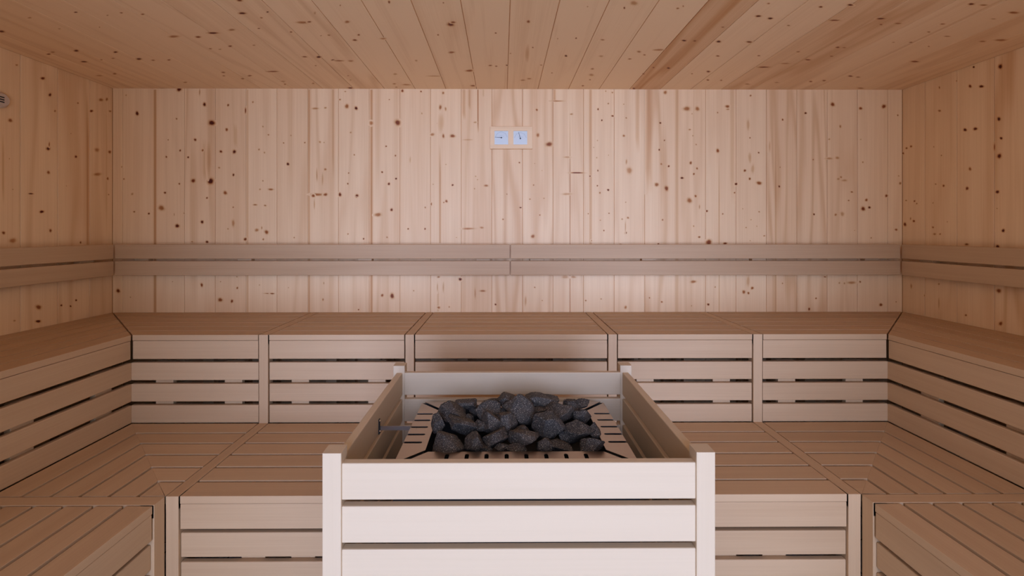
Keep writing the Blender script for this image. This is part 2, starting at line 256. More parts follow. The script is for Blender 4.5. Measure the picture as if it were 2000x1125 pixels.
K(1200, 0, 5, [(97,75,8,9,.8),(190,28,30,20,.35),(618,80,12,7,.55),(672,58,7,7,.4),(680,394,20,7,.8),(785,398,12,5,.6),(1018,404,21,8,.95),(1010,545,15,6,.75),(1405,155,24,9,.75),(1523,178,24,8,.9),(1318,408,26,7,.8),(1058,263,12,5,.5),(1505,32,14,6,.5),(1700,247,14,5,.45),(1410,542,12,5,.65),(150,574,16,5,.6),(240,503,18,8,.45),(294,534,10,6,.45),(430,485,60,10,.45),(382,658,10,5,.5),(528,663,13,7,.8),(285,720,8,5,.6),(918,697,17,7,.75),(913,780,11,6,.7),(1043,783,9,6,.5),(758,718,9,5,.4),(190,862,11,6,.8),(1460,654,48,6,.65),(1665,619,45,5,.35),(1890,582,25,6,.6),(1795,504,15,5,.5),(1917,794,15,6,.65),(1300,820,22,6,.4),(1585,805,18,5,.3)])
SURF = {'back': (1, YB, (0, -1, 0)), 'left': (0, XL, (1, 0, 0)), 'right': (0, XR, (-1, 0, 0)), 'ceiling': (2, ZC, (0, 0, -1))}
def gmap(surf, p):     # grain coordinates: length of the plank first
    return (p.y, p.x, p.z) if surf == 'ceiling' else ((p.z, p.x, p.y) if surf == 'back' else (p.z, p.y, p.x))
def add_knots(mb, surf, seams):
    axis, val, nrm = SURF[surf]; nrm = Vector(nrm)
    ca = 1 if surf in ('left', 'right') else 0
    for i, (px, py, rx, ry, d) in enumerate(KN[surf]):
        cpt = hit(px, py, axis, val); off = .0006+i*3e-6
        info = seams(cpt[ca])
        rings = [(0, d), (.55, d*.95), (.8, d*.55), (1.15, d*.14), (1.7, 0)] if max(rx, ry) < 12 else [(0, d), (.5, d*.7), (1.0, 0)]
        n = 18; V = [cpt+nrm*off]; Wd = [(info[0], info[1], d, 1)]
        for (q, a) in rings[1:]:
            for k in range(n):
                t = 2*math.pi*k/n; wob = 1.12+.05*math.sin(3*t+i)+.09*math.sin(2*t+2*i)+.04*math.sin(5*t+3*i)
                p = hit(px+rx*q*wob*math.cos(t), py+ry*q*wob*math.sin(t), axis, val)
                V.append(p+nrm*off); Wd.append((info[0], info[1], a, 1))
        Fs = [(0, 1+k, 1+(k+1) % n) for k in range(n)]
        for r_ in range(len(rings)-2):
            b0 = 1+r_*n; b1 = b0+n
            Fs += [(b0+k, b1+k, b1+(k+1) % n, b0+(k+1) % n) for k in range(n)]
        G = [Vector(gmap(surf, p))+info[2] for p in V]
        mb.indexed(V, Fs, G, Wd)
def streak(mb, surf, seams, x0, x1, y0, y1, d):
    axis, val, nrm = SURF[surf]; nrm = Vector(nrm); streak.n += 1; off = .0003+streak.n*3e-6
    ca = 1 if surf in ('left', 'right') else 0
    xs = [0, .35, .65, 1]; ys = [0, .3, .75, 1]; V = []; Wd = []
    for b in ys:
        for a in xs:
            p = hit(x0+(x1-x0)*a, y0+(y1-y0)*b, axis, val)
            info = seams(p[ca]); V.append(p+nrm*off); Wd.append((info[0], info[1], d if (a in (.35, .65) and (b in (.3, .75) or (b == 0 and y0 < 180) or (b == 1 and y1 > 470))) else 0, 1))
    Fs = [(j*4+i, j*4+i+1, j*4+5+i, j*4+4+i) for j in range(3) for i in range(3)]
    mb.indexed(V, Fs, [Vector(gmap(surf, p))+seams(p[ca])[2] for p in V], Wd)
streak.n = 0

def plank_layout(lo, hi, anchor, pitch=.2003, over={}, t0=0, t1=.16):
    e = [lo]; x = anchor-math.ceil((anchor-lo)/pitch)*pitch
    while x < hi-.004:
        if x > lo+.004: e.append(x)
        x += pitch
    e.append(hi); info = []
    for i in range(len(e)-1):
        t = random.uniform(t0, t1); c = random.uniform(.1, 1)
        mid = (e[i]+e[i+1])/2
        for k, (tt, cc) in over.items():
            if abs(k-mid) < pitch/2: t, c = tt, cc
        info.append((t, c, Vector((random.uniform(0, 60), random.uniform(0, 60), random.uniform(0, 60)))))
    def f(q):
        for i in range(len(e)-1):
            if q <= e[i+1]: return info[i]
        return info[-1]
    return e, info, f
def plank(mb, surf, a0, a1, l0, l1, info, gap=.0011, T=.014):
    """one tongue-and-groove plank with eased edges"""
    axis, val, nrm = SURF[surf]; nrm = Vector(nrm)
    du = EY if surf in ('left', 'right') else EX; dl = EY if surf == 'ceiling' else EZ
    o = Vector((0, 0, 0)); o[axis] = val
    prof = [(a0+gap, -.006), (a0+gap, -.0012), (a0+gap+.0012, 0), (a1-gap-.0012, 0), (a1-gap, -.0012), (a1-gap, -.006)]
    V = []; G = []
    for L in (l0, l1):
        for (u, v) in prof:
            p = o+dl*L+du*u+nrm*v; V.append(p); G.append(Vector(gmap(surf, p))+info[2])
    n = len(prof); Fs = [(i, i+1, n+i+1, n+i) for i in range(n-1)]
    mb.indexed(V, Fs, G, (info[0], info[1], 0, 1))

# ------------------------------------------------------------------ the room
def backing(mb, lo, hi): mb.box(lo, hi, tint=.9)
anchor_b = X_at(960.6, YB)
e, info, fb = plank_layout(XL, XR, anchor_b, .2003)
mb = MB(); backing(mb, (XL-.08, YB+.004, -.02), (XR+.08, YB+.08, ZC+.08))
for i in range(len(e)-1): plank(mb, 'back', e[i], e[i+1], 0, ZC, info[i])
add_knots(mb, 'back', fb)
for s in ((299,306.5,175,610,.30),(601,606,175,610,.22),(648,653,175,350,.14),(722,729,175,610,.30),(857,862,280,475,.22),(902,910,175,235,.18),(914,920,175,215,.16),(932,935,175,260,.45),(1112.4,1114.2,216,610,.55),(1150,1157,175,478,.20),(1240,1250,175,300,.16),(1258.6,1276,175,380,.16),(1317.8,1326,175,610,.14),(1424,1436,175,400,.12),(1513,1517,230,610,.18),(1403,1406,300,610,.2),(1080,1086,175,200,.2),(853,858,560,608,.15),(942,946,175,190,.1),(481,486,175,610,.16),(395,407,270,360,.14),(455,465,240,290,.10)):
    streak(mb, 'back', fb, *s)
tag(mb.build('wall_back', M_PINE), 'back wall of knotty vertical spruce planks', None, kind='structure')

lseams = [hit(x, 300, 0, XL).y for x in (40, 112.5, 175.2)]
e, info, fl = plank_layout(YF, YB, lseams[0], (lseams[2]-lseams[0])/2)
mb = MB(); backing(mb, (XL-.08, YF-.08, -.02), (XL-.004, YB+.004, ZC+.08))
for i in range(len(e)-1): plank(mb, 'left', e[i], e[i+1], 0, ZC, info[i])
add_knots(mb, 'left', fl)
for s in ((168,174,180,478,.25),(206,210,200,470,.12),(3,9,260,400,.15)): streak(mb, 'left', fl, *s)
tag(mb.build('wall_left', M_PINE), 'left wall of knotty vertical spruce planks', None, kind='structure')

rseams = [hit(x, 300, 0, XR).y for x in (1942, 1869.6, 1806)]
e, info, fr = plank_layout(YF, YB, rseams[0], (rseams[2]-rseams[0])/2)
mb = MB(); backing(mb, (XR+.004, YF-.08, -.02), (XR+.08, YB+.004, ZC+.08))
for i in range(len(e)-1): plank(mb, 'right', e[i], e[i+1], 0, ZC, info[i])
add_knots(mb, 'right', fr)
tag(mb.build('wall_right', M_PINE), 'right wall of knotty vertical spruce planks', None, kind='structure')

anchor_c = X_at(990.6, YB)
e, info, fc = plank_layout(XL, XR, anchor_c, .2003, {X_at(1258, YB): (.42, 1.0), X_at(1440, YB): (.26, .6), X_at(1500, YB): (.22, .8)}, -.14, .05)
mb = MB(); backing(mb, (XL-.08, YF-.08, ZC+.004), (XR+.08, YB+.08, ZC+.08))
for i in range(len(e)-1): plank(mb, 'ceiling', e[i], e[i+1], YF, YB, info[i], gap=.0016)
add_knots(mb, 'ceiling', fc)
tag(mb.build('ceiling', M_PINE), 'ceiling of long knotty spruce planks', None, kind='structure')

DX0, DX1, DZ = -1.1, 1.5, 2.30          # doorway behind the camera
mb = MB()
for (lo, hi) in (((XL, YF-.08, 0), (DX0, YF, ZC)), ((DX1, YF-.08, 0), (XR, YF, ZC)), ((DX0, YF-.08, DZ), (DX1, YF, ZC))):
    mb.box(lo, hi, tint=.15, along=2)
tag(mb.build('wall_front', M_PINE), 'front wall with the open doorway', None, kind='structure')
mb = MB(); mb.box((XL-.08, YF-.08, -.06), (XR+.08, YB+.08, 0), tint=.1)
tag(mb.build('floor', M_TILE), 'grey tiled floor', None, kind='structure')

# ------------------------------------------------------------------ benches
# A run is described in a local frame: s along the bench front, t from the wall/back (0) to the front edge.
def slats(mb, o, ds, dt, z, depth, s_back, s_front, n=6, gap=.011, th=.028):
    """n boards; s_back/s_front = ((s0,s1) at t=0, (s0,s1) at t=depth) so that mitred ends are possible"""
    p = depth/n
    for i in range(n):
        t0 = i*p+(gap if i else .004); t1 = (i+1)*p
        def at(t, k): return s_back[k]+(s_front[k]-s_back[k])*t/depth
        mb.board(o, ds, dt, EZ, (0, 0), (t0, t1), (z-th, z), end0=(at(t0, 0), at(t1, 0)), end1=(at(t0, 1), at(t1, 1)), r=.0012)
def bearers(root, o, ds, dt, z, depth, ss, th=.028, tfrom=.03):
    for s in ss:
        mb = MB()
        mb.board(o, dt, ds, EZ, (tfrom, depth-.036), (s-.03, s+.03), (z-th-.045, z-th), r=.002)
        mb.board(o, EZ, ds, dt, (0, z-th-.045), (s-.03, s+.03), (depth-.30, depth-.255), r=.002)
        mb.board(o, EZ, ds, dt, (0, z-th-.045), (s-.03, s+.03), (tfrom, tfrom+.045), r=.002)
        mb.build('support_frame', M_BENCH, root)
def fascia(mb, o, ds, dt, z, depth, s0, s1, th=.028, h=.0935):
    mb.board(o, ds, EZ, dt, (s0, s1), (z-th-.002-h, z-th-.002), (depth-.030, depth-.002), r=.003)
def bench(name, label, o, ds, dt, z, depth, sb, sf, ss, group, cap=True):
    o = Vector(o); root = thing(name, label, 'bench', o+Vector(ds)*((sf[0]+sf[1])/2)+Vector(dt)*depth*.5, group)
    mb = MB(); slats(mb, o, ds, dt, z, depth, sb, sf); mb.build('seat', M_BENCH, root)
    mb = MB(); fascia(mb, o, ds, dt, z, depth, sf[0], sf[1]); mb.build('front_edge', M_BENCH, root)
    bearers(root, o, ds, dt, z, depth, ss)
    return root
def skirt(label, o, ds, dt, s0, s1, ztop, rows, bats, recess, group, zb=None):
    """slatted panel hanging below a seat edge; dt points into the room, o lies in the front plane"""
    o = Vector(o); root = thing('slatted_panel', label, 'panel', o+Vector(ds)*((s0+s1)/2)-Vector(dt)*.03+EZ*(ztop-rows*.109), group)
    mb = MB(); z = ztop
    for k in range(rows):
        z -= .0180; h = .0910
        mb.board(o, ds, EZ, dt, (s0, s1), (z-h, z), (-.024-recess, -recess), r=.004); z -= h
    mb.build('slats', M_BENCH, root)
    for s in bats:
        mb = MB(); mb.board(o, EZ, ds, dt, (z, ztop-.0165-.004), (s-.045, s+.045), (-.050-recess, -.0245-recess), r=.002)
        mb.build('batten', M_BENCH, root)
    return root

SW = .044                                            # visible strip width
c1 = (XLL+.004, XLL+.050)                            # left long divider (x range)
c4 = (XLR-.050, XLR-.004)
c2 = (-.4955, -.4515); c3 = (.5425, .5865)
g = .006
mods = [(XUL, XLL-.001), (c1[1]+g, c2[0]-g), (c2[1]+g, c3[0]-g), (c3[1]+g, c4[0]-g), (XLR+.001, XUR)]
UB = 'upper bench sections along the back wall'
ub_lab = ['upper bench section in the left corner, mitred against the left side bench',
          'upper bench section behind the stove\'s left side, second from the left corner',
          'widest-looking upper bench section directly behind the stove, under the wall gauge',
          'upper bench section behind the stove\'s right side, second from the right corner',
          'upper bench section in the right corner, mitred against the right side bench']
ub = []
oB = Vector((0, YB, 0))
mg = .005
for i, (a, b) in enumerate(mods):
    sb = [a, b]; sf = [a, b]
    if i == 0: sb[0] = XL+mg; sf[0] = XUL+mg
    if i == 4: sb[1] = XR-mg; sf[1] = XUR-mg
    bench('upper_bench', ub_lab[i], oB, EX, -EY, HU, D1, sb, sf, (sf[0]+.22, sf[1]-.22), UB)
# upper side benches
YW = YL-.055                                          # near side of the side dividers
def side_upper(side, lab, y0, y1, corner, group='upper side benches'):
    xw = XL if side < 0 else XR; dt = EX if side < 0 else -EX
    o = Vector((xw, 0, 0)); sb = [y0, y1]; sf = [y0, y1]
    if corner: sb[1] = YB-mg; sf[1] = YU-mg
    bench('upper_bench', lab, o, EY, dt, HU, D1, sb, sf, (sf[0]+.22, sf[1]-.22 if not corner else sf[1]-.08), group)
side_upper(-1, 'upper side bench along the left wall, from the corner forward', YL+g, YU, True)
side_upper(1, 'upper side bench along the right wall, from the corner forward', YL+g, YU, True)
side_upper(-1, 'upper side bench by the left wall, nearest the doorway', YF+.12, YW-g, False)
side_upper(1, 'upper side bench by the right wall, nearest the doorway', YF+.12, YW-g, False)

# risers between upper and lower benches
zt = HU-.1237
GR = 'slatted panels below the upper bench'
rl = ['slatted panel under the upper bench in the left back corner',
      'slatted panel below the upper bench, behind the left rear post of the stove guard',
      'slatted panel below the middle upper bench, mostly hidden by the stove guard',
      'slatted panel below the upper bench, behind the right rear post of the stove guard',
      'slatted panel under the upper bench in the right back corner']
bat = [[X_at(x, YU+.03) for x in p] for p in ((321.5, 456), (586.5, 736), (870, 1000, 1130), (1260, 1409), (1536.5, 1668.5))]
for i, (a, b) in enumerate(mods):
    a2 = XUL-.0048 if i == 0 else a; b2 = XUR+.0048 if i == 4 else b
    skirt(rl[i], (0, YU, 0), EX, -EY, a2, b2, zt, 3, bat[i], .005, GR)
def batL(pxs): return [hit(x, CY, 0, XUL-.03).y for x in pxs]
skirt('slatted panel below the left upper side bench, running back to the corner', (XUL, 0, 0), EY, EX, YL+g, YU+.0046, zt, 3, [2.20, 1.83], .005, GR)
skirt('slatted panel below the right upper side bench, running back to the corner', (XUR, 0, 0), EY, -EX, YL+g, YU+.0046, zt, 3, [2.13, 1.76], .005, GR)
skirt('slatted panel below the left upper side bench, nearest the doorway', (XUL, 0, 0), EY, EX, YF+.12, YW-g, zt, 3, [1.3, .6, -.1], .005, GR)
skirt('slatted panel below the right upper side bench, nearest the doorway', (XUR, 0, 0), EY, -EX, YF+.12, YW-g, zt, 3, [1.3, .6, -.1], .005, GR)

# lower benches along the back
LB = 'lower bench sections'
oL = Vector((0, YU+.02, 0)); DL = D2+.02
ll = ['lower bench section left of the stove, between the long left divider and the stove guard',
      'middle lower bench section hidden behind the stove guard',
      'lower bench section right of the stove, between the stove guard and the long right divider']
for i, (a, b) in enumerate(mods[1:4]):
    o = Vector((0, YU, 0)); root = thing('lower_bench', ll[i], 'bench', ((a+b)/2, YU-D2/2, 0), LB)
    mb = MB(); slats(mb, o, EX, -EY, HL, D2, (a, b), (a, b), gap=.0135); mb.build('seat', M_BENCH, root)
    mb = MB(); fascia(mb, o, EX, -EY, HL, D2, a, b); mb.build('front_edge', M_BENCH, root)
    bearers(root, o, EX, -EY, HL, D2, (a+.12, b-.12), tfrom=.06)
# corner sections: concentric mitred boards round the room corner
def corner(side, lab):
    xu = XUL if side < 0 else XUR; dx = 1 if side < 0 else -1
    root = thing('corner_bench', lab, 'bench', (xu+dx*D2/2, YU-D2/2, 0), 'lower corner bench sections')
    mb = MB(); n = 6; p = D2/n
    for i in range(n):
        t0 = i*p+(.0135 if i else .003); t1 = (i+1)*p
        # board parallel to the back: from the mitre to the long divider
        Lb = D2
        mb.board((xu, YU, 0), EX*dx, -EY, EZ, (0, 0), (t0, t1), (HL-.028, HL), end0=(t0, t1), end1=(Lb, Lb), r=.0012)
        # board parallel to the side wall
        mb.board((xu, YU, 0), -EY, EX*dx, EZ, (0, 0), (t0, t1), (HL-.028, HL), end0=(t0+.0006, t1+.0006), end1=(Lb-.003, Lb-.003), r=.0012)
    mb.build('seat', M_BENCH, root)
    bearers(root, (xu, YU, 0), EX*dx, -EY, HL, D2, (.12, D2-.12), tfrom=.06)
corner(-1, 'square lower corner seat in the left back corner with mitred L-shaped boards')
corner(1, 'square lower corner seat in the right back corner with mitred L-shaped boards')
# lower side benches towards the camera
for side in (-1, 1):
    xu = XUL if side < 0 else XUR; dt = EX if side < 0 else -EX; nm = 'left' if side < 0 else 'right'
    o = Vector((xu, 0, 0)); y0, y1 = YF+.12, YW-g
    root = thing('lower_bench', 'lower side bench in the %s foreground, boards running towards the camera' % nm, 'bench', (xu+dt.x*D2/2, (y0+y1)/2, 0), LB)
    mb = MB(); slats(mb, o, EY, dt, HL, D2, (y0, y1), (y0, y1), gap=.0145); mb.build('seat', M_BENCH, root)
    mb = MB(); fascia(mb, o, EY, dt, HL, D2, y0, y1); mb.build('front_edge', M_BENCH, root)
    bearers(root, o, EY, dt, HL, D2, (y0+.15, .2, y1-.15), tfrom=.06)
# lower fronts
ztl = HL-.1237
GF = 'slatted panels below the lower bench'
fl_ = ['slatted panel below the lower bench, left of the stove guard', 'slatted panel below the lower bench, hidden behind the stove guard', 'slatted panel below the lower bench, right of the stove guard']
for i, (a, b) in enumerate(mods[1:4]):
    skirt(fl_[i], (0, YL, 0), EX, -EY, a-.003, b+.003, ztl, 3, [a+.25, b-.25], .010, GF)
skirt('slatted panel below the lower side bench in the left foreground', (XLL, 0, 0), EY, EX, YF+.12, YW-.001, ztl, 3, [1.2, .4, -.4], .010, GF)
skirt('slatted panel below the lower side bench in the right foreground', (XLR, 0, 0), EY, -EX, YF+.12, YW-.001, ztl, 3, [1.2, .4, -.4], .010, GF)

# dividers: a strip that runs over both seats and down both fronts
def divider(lab, x0, x1, front=True):
    root = thing('bench_divider', lab, 'divider strip', ((x0+x1)/2, YL+.03, 0), 'bench divider strips')
    t = .05
    mb = MB(); mb.board((0, 0, 0), EY, EX, EZ, (0, 0), (x0, x1), (HU-t, HU), end0=(YU, YU), end1=(YB-.004, YB-.004), r=.002); mb.build('upper_strip', M_BENCH, root)
    mb = MB(); mb.board((0, 0, 0), EZ, EX, EY, (HL, HU-.0006), (x0, x1), (YU-.0008, YU+t), r=.002); mb.build('upper_upright', M_BENCH, root)
    mb = MB(); mb.board((0, 0, 0), EY, EX, EZ, (0, 0), (x0, x1), (HL-t, HL), end0=(YL, YL), end1=(YU-.001, YU-.001), r=.002); mb.build('lower_strip', M_BENCH, root)
    mb = MB(); mb.board((0, 0, 0), EZ, EX, EY, (0, HL-.0006), (x0, x1), (YL-.0008, YL+t), r=.002); mb.build('lower_upright', M_BENCH, root)
divider('long divider strip crossing both bench levels on the left, beside the left corner seat', *c1)
divider('divider strip behind the stove guard\'s left rear post', *c2)
divider('divider strip behind the stove guard\'s right rear post', *c3)
divider('long divider strip crossing both bench levels on the right, beside the right corner seat', *c4)
for side in (-1, 1):
    nm = 'left' if side < 0 else 'right'; dx = -side
    xw, xu, xl = (XL, XUL, XLL) if side < 0 else (XR, XUR, XLR)
    root = thing('bench_divider', 'divider strip closing the far end of the %s foreground bench' % nm, 'divider strip', (xl-dx*.03, YL-.03, 0), 'bench divider strips')
    y0, y1 = YL-.053, YL-.0015; t = .05
    def lim(a, b): return (min(a, b), max(a, b))
    mb = MB(); mb.board((0, 0, 0), EX, EY, EZ, lim(xw+dx*.004, xu), (y0, y1), (HU-t, HU), r=.002); mb.build('upper_strip', M_BENCH, root)
    mb = MB(); mb.board((0, 0, 0), EZ, EY, EX, (HL, HU-.0006), (y0, y1), lim(xu+dx*.0008, xu-dx*t), r=.002); mb.build('upper_upright', M_BENCH, root)
    mb = MB(); mb.board((0, 0, 0), EX, EY, EZ, lim(xu+dx*.001, xl), (y0, y1), (HL-t, HL), r=.002); mb.build('lower_strip', M_BENCH, root)
    mb = MB(); mb.board((0, 0, 0), EZ, EY, EX, (0, HL-.0006), (y0, y1), lim(xl+dx*.0008, xl-dx*t), r=.002); mb.build('lower_upright', M_BENCH, root)

# ------------------------------------------------------------------ backrests on the walls
def backrest(lab, o, ds, dt, s0, s1, bats):
    """o on the wall plane; dt points into the room"""
    o = Vector(o); root = thing('backrest', lab, 'backrest', o+Vector(ds)*((s0+s1)/2)+EZ*1.147, 'wall backrests')
    for (z0, z1) in ((1.147, 1.2388), (1.2528, 1.3443)):
        mb = MB(); mb.board(o, ds, EZ, dt, (s0, s1), (z0, z1), (.042, .070), r=.004); mb.build('rail', M_BENCH, root)
    for s in bats:
        mb = MB(); mb.board(o, EZ, ds, dt, (1.16, 1.33), (s-.045, s+.045), (.0005, .0415), r=.002); mb.build('batten', M_BENCH, root)
yb_ = YB-.04
xm = X_at(996.5, YB-.07)
backrest('left half of the two-rail backrest on the back wall', (0, YB, 0), EX, -EY, XL+.070+.006, xm-.004, [X_at(x, yb_) for x in (276.5, 477.5, 712.7, 943.8)])
backrest('right half of the two-rail backrest on the back wall', (0, YB, 0), EX, -EY, xm+.004, XR-.070-.006, [X_at(x, yb_) for x in (1048.8, 1267.3, 1482.5, 1702.8)])
backrest('two-rail backrest on the left side wall', (XL, 0, 0), EY, EX, YF+.12, YB-.070-.006, [hit(170, CY, 0, XL+.04).y, 1.3, .3, -.6])
backrest('two-rail backrest on the right side wall', (XR, 0, 0), EY, -EX, YF+.12, YB-.070-.006, [hit(1809, CY, 0, XR-.04).y, 1.3, .3, -.6])

# ------------------------------------------------------------------ stove guard
SX0, SX1, SY0, SY1 = -.3836, .4556, .9707, 1.642
PW = .0405; ZP = CAM[2]-.472; ZR = CAM[2]-.4965
guard = thing('stove_guard', 'pale wooden guard of horizontal boards around the stove, nearest the camera', 'stove guard', ((SX0+SX1)/2, (SY0+SY1)/2, 0))
for (x, y) in ((SX0, SY0), (SX1-PW, SY0), (SX0, SY1-PW), (SX1-PW, SY1-PW)):
    mb = MB(); mb.board((0, 0, 0), EZ, EX, EY, (0, ZP), (x, x+PW), (y, y+PW), r=.0025, tint=.05); mb.build('post', M_GUARD, guard)
z = ZR; rails = []
while z-.0785 > .03: rails.append(z); z -= .0922
for z in rails:
    for (y0, y1) in ((SY0+.006, SY0+.027), (SY1-.040, SY1-.019)):
        mb = MB(); mb.board((0, 0, 0), EX, EZ, EY, (SX0+PW, SX1-PW), (z-.0785, z), (y0, y1), r=.0025, tint=random.uniform(0, .12)); mb.build('cross_board', M_GUARD, guard)
    for (x0, x1) in ((SX0+.0115, SX0+.0325), (SX1-.0325, SX1-.0115)):
        mb = MB(); mb.board((0, 0, 0), EY, EZ, EX, (SY0+PW, SY1-PW), (z-.0785, z), (x0, x1), r=.0025, tint=random.uniform(0, .12)); mb.build('side_board', M_GUARD, guard)

# ------------------------------------------------------------------ the stove
ZH = CAM[2]-.562
HX0, HX1, HY0, HY1 = -.2635, .3325, 1.0995, 1.5025
IX0, IX1, IY0, IY1 = HX0+.0655, HX1-.0655, HY0+.064, HY1-.064
stove = thing('sauna_stove', 'electric sauna stove with slotted steel rim, filled with dark stones', 'stove', ((HX0+HX1)/2, (HY0+HY1)/2, 0))
def rim(lab, a, n, slotc, sd, W, Lo, Li, name):
    """slotted trapezoid plate. local coords: p along the side, q outward (0 at inner edge, W at outer edge)."""
    g2 = .0085; r = .0052; pts = []
    pts.append((-Li+g2, 0)); pts.append((Li-g2, 0)); pts.append((Lo-g2, W))
    for c in sorted(slotc, reverse=True):
        pts.append((c+r, W)); pts.append((c+r, W-sd+r))
        for k in range(1, 6): pts.append((c+r*math.cos(math.pi*k/6), W-sd+r-r*math.sin(math.pi*k/6)))
        pts.append((c-r, W-sd+r)); pts.append((c-r, W))
    pts.append((-Lo+g2, W))
    mb = MB(); mb.prism([a(p, q) for p, q in pts], (0, 0, -.002))
    o = mb.build(name, M_STEEL, stove); return o
cx_, cy_ = (HX0+HX1)/2, (HY0+HY1)/2
sl_s = [1.404-cy_, 1.357-cy_, 1.31-cy_, 1.2625-cy_, 1.215-cy_]
sl_f = [x-cx_ for x in (-.139, -.089, -.0396, .0107, .060, .110, .160, .210)]
Wd_ = .0645
rim('', lambda p, q: (cx_+p, IY0-q, ZH), 0, sl_f, .052, .064, (HX1-HX0)/2, (IX1-IX0)/2, 'front_rim')
rim('', lambda p, q: (cx_+p, IY1+q, ZH), 0, sl_f, .052, .064, (HX1-HX0)/2, (IX1-IX0)/2, 'back_rim')
rim('', lambda p, q: (IX0-q, cy_+p, ZH), 0, sl_s, .050, .0655, (HY1-HY0)/2, (IY1-IY0)/2, 'side_rim')
rim('', lambda p, q: (IX1+q, cy_+p, ZH), 0, sl_s, .050, .0655, (HY1-HY0)/2, (IY1-IY0)/2, 'side_rim')
mb = MB()   # casing: outer walls, and closed dark ledge under the rim
t = .0025
mb.box((HX0, HY0, .10), (HX1, HY0+t, ZH-.004)); mb.box((HX0, HY1-t, .10), (HX1, HY1, ZH-.004))
mb.box((HX0, HY0+t, .10), (HX0+t, HY1-t, ZH-.004)); mb.box((HX1-t, HY0+t, .10), (HX1, HY1-t, ZH-.004))
mb.box((HX0+t, HY0+t, .10), (HX1-t, HY1-t, .104)); mb.build('casing', M_BLACK, stove)
for (x, y) in ((HX0+.02, HY0+.02), (HX1-.05, HY0+.02), (HX0+.02, HY1-.05), (HX1-.05, HY1-.05)):
    mb = MB(); mb.box((x, y, 0), (x+.03, y+.03, .10)); mb.build('foot', M_BLACK, stove)
mb = MB(); ZT = ZH-.075
mb.box((IX0-.004, IY0-.004, ZT-.01), (IX1+.004, IY1+.004, ZT))
mb.box((IX0-.006, IY0-.006, ZT), (IX0-.003, IY1+.006, ZH-.003)); mb.box((IX1+.003, IY0-.006, ZT), (IX1+.006, IY1+.006, ZH-.003))
mb.box((IX0-.003, IY0-.006, ZT), (IX1+.003, IY0-.003, ZH-.003)); mb.box((IX0-.003, IY1+.003, ZT), (IX1+.003, IY1+.006, ZH-.003))
mb.box((HX0+t, HY0+t, ZH-.04), (HX1-t, IY0-.006, ZH-.036)); mb.box((HX0+t, IY1+.006, ZH-.04), (HX1-t, HY1-t, ZH-.036))
mb.box((HX0+t, IY0-.006, ZH-.04), (IX0-.006, IY1+.006, ZH-.036)); mb.box((IX1+.006, IY0-.006, ZH-.04), (HX1-t, IY1+.006, ZH-.036))
mb.build('stone_basket', M_BLACK, stove)

# holder between guard and stove: latch plate with two screws, and a flat bar
xb = SX0+.0325
br = thing('stove_bracket', 'small metal plate and flat bar between the guard\'s left side and the stove', 'bracket', (xb, 1.24, ZH))
p0 = hit(740, 833, 0, xb)
mb = MB(); mb.box((xb, p0.y-.005, p0.z-.021), (xb+.0025, p0.y+.005, p0.z+.021)); mb.build('plate', M_BLACK, br)
for dz in (-.015, .015):
    mb = MB(); mb.cyl((xb+.0025, p0.y, p0.z+dz), (1, 0, 0), .0042, .0025, 16, .0025); mb.build('screw', M_SCREW, br)
mb = MB(); mb.box((xb+.0002, p0.y+.006, ZH-.006), (HX0-.0004, p0.y+.008, ZH+.006)); mb.build('bar', M_STEEL, br)

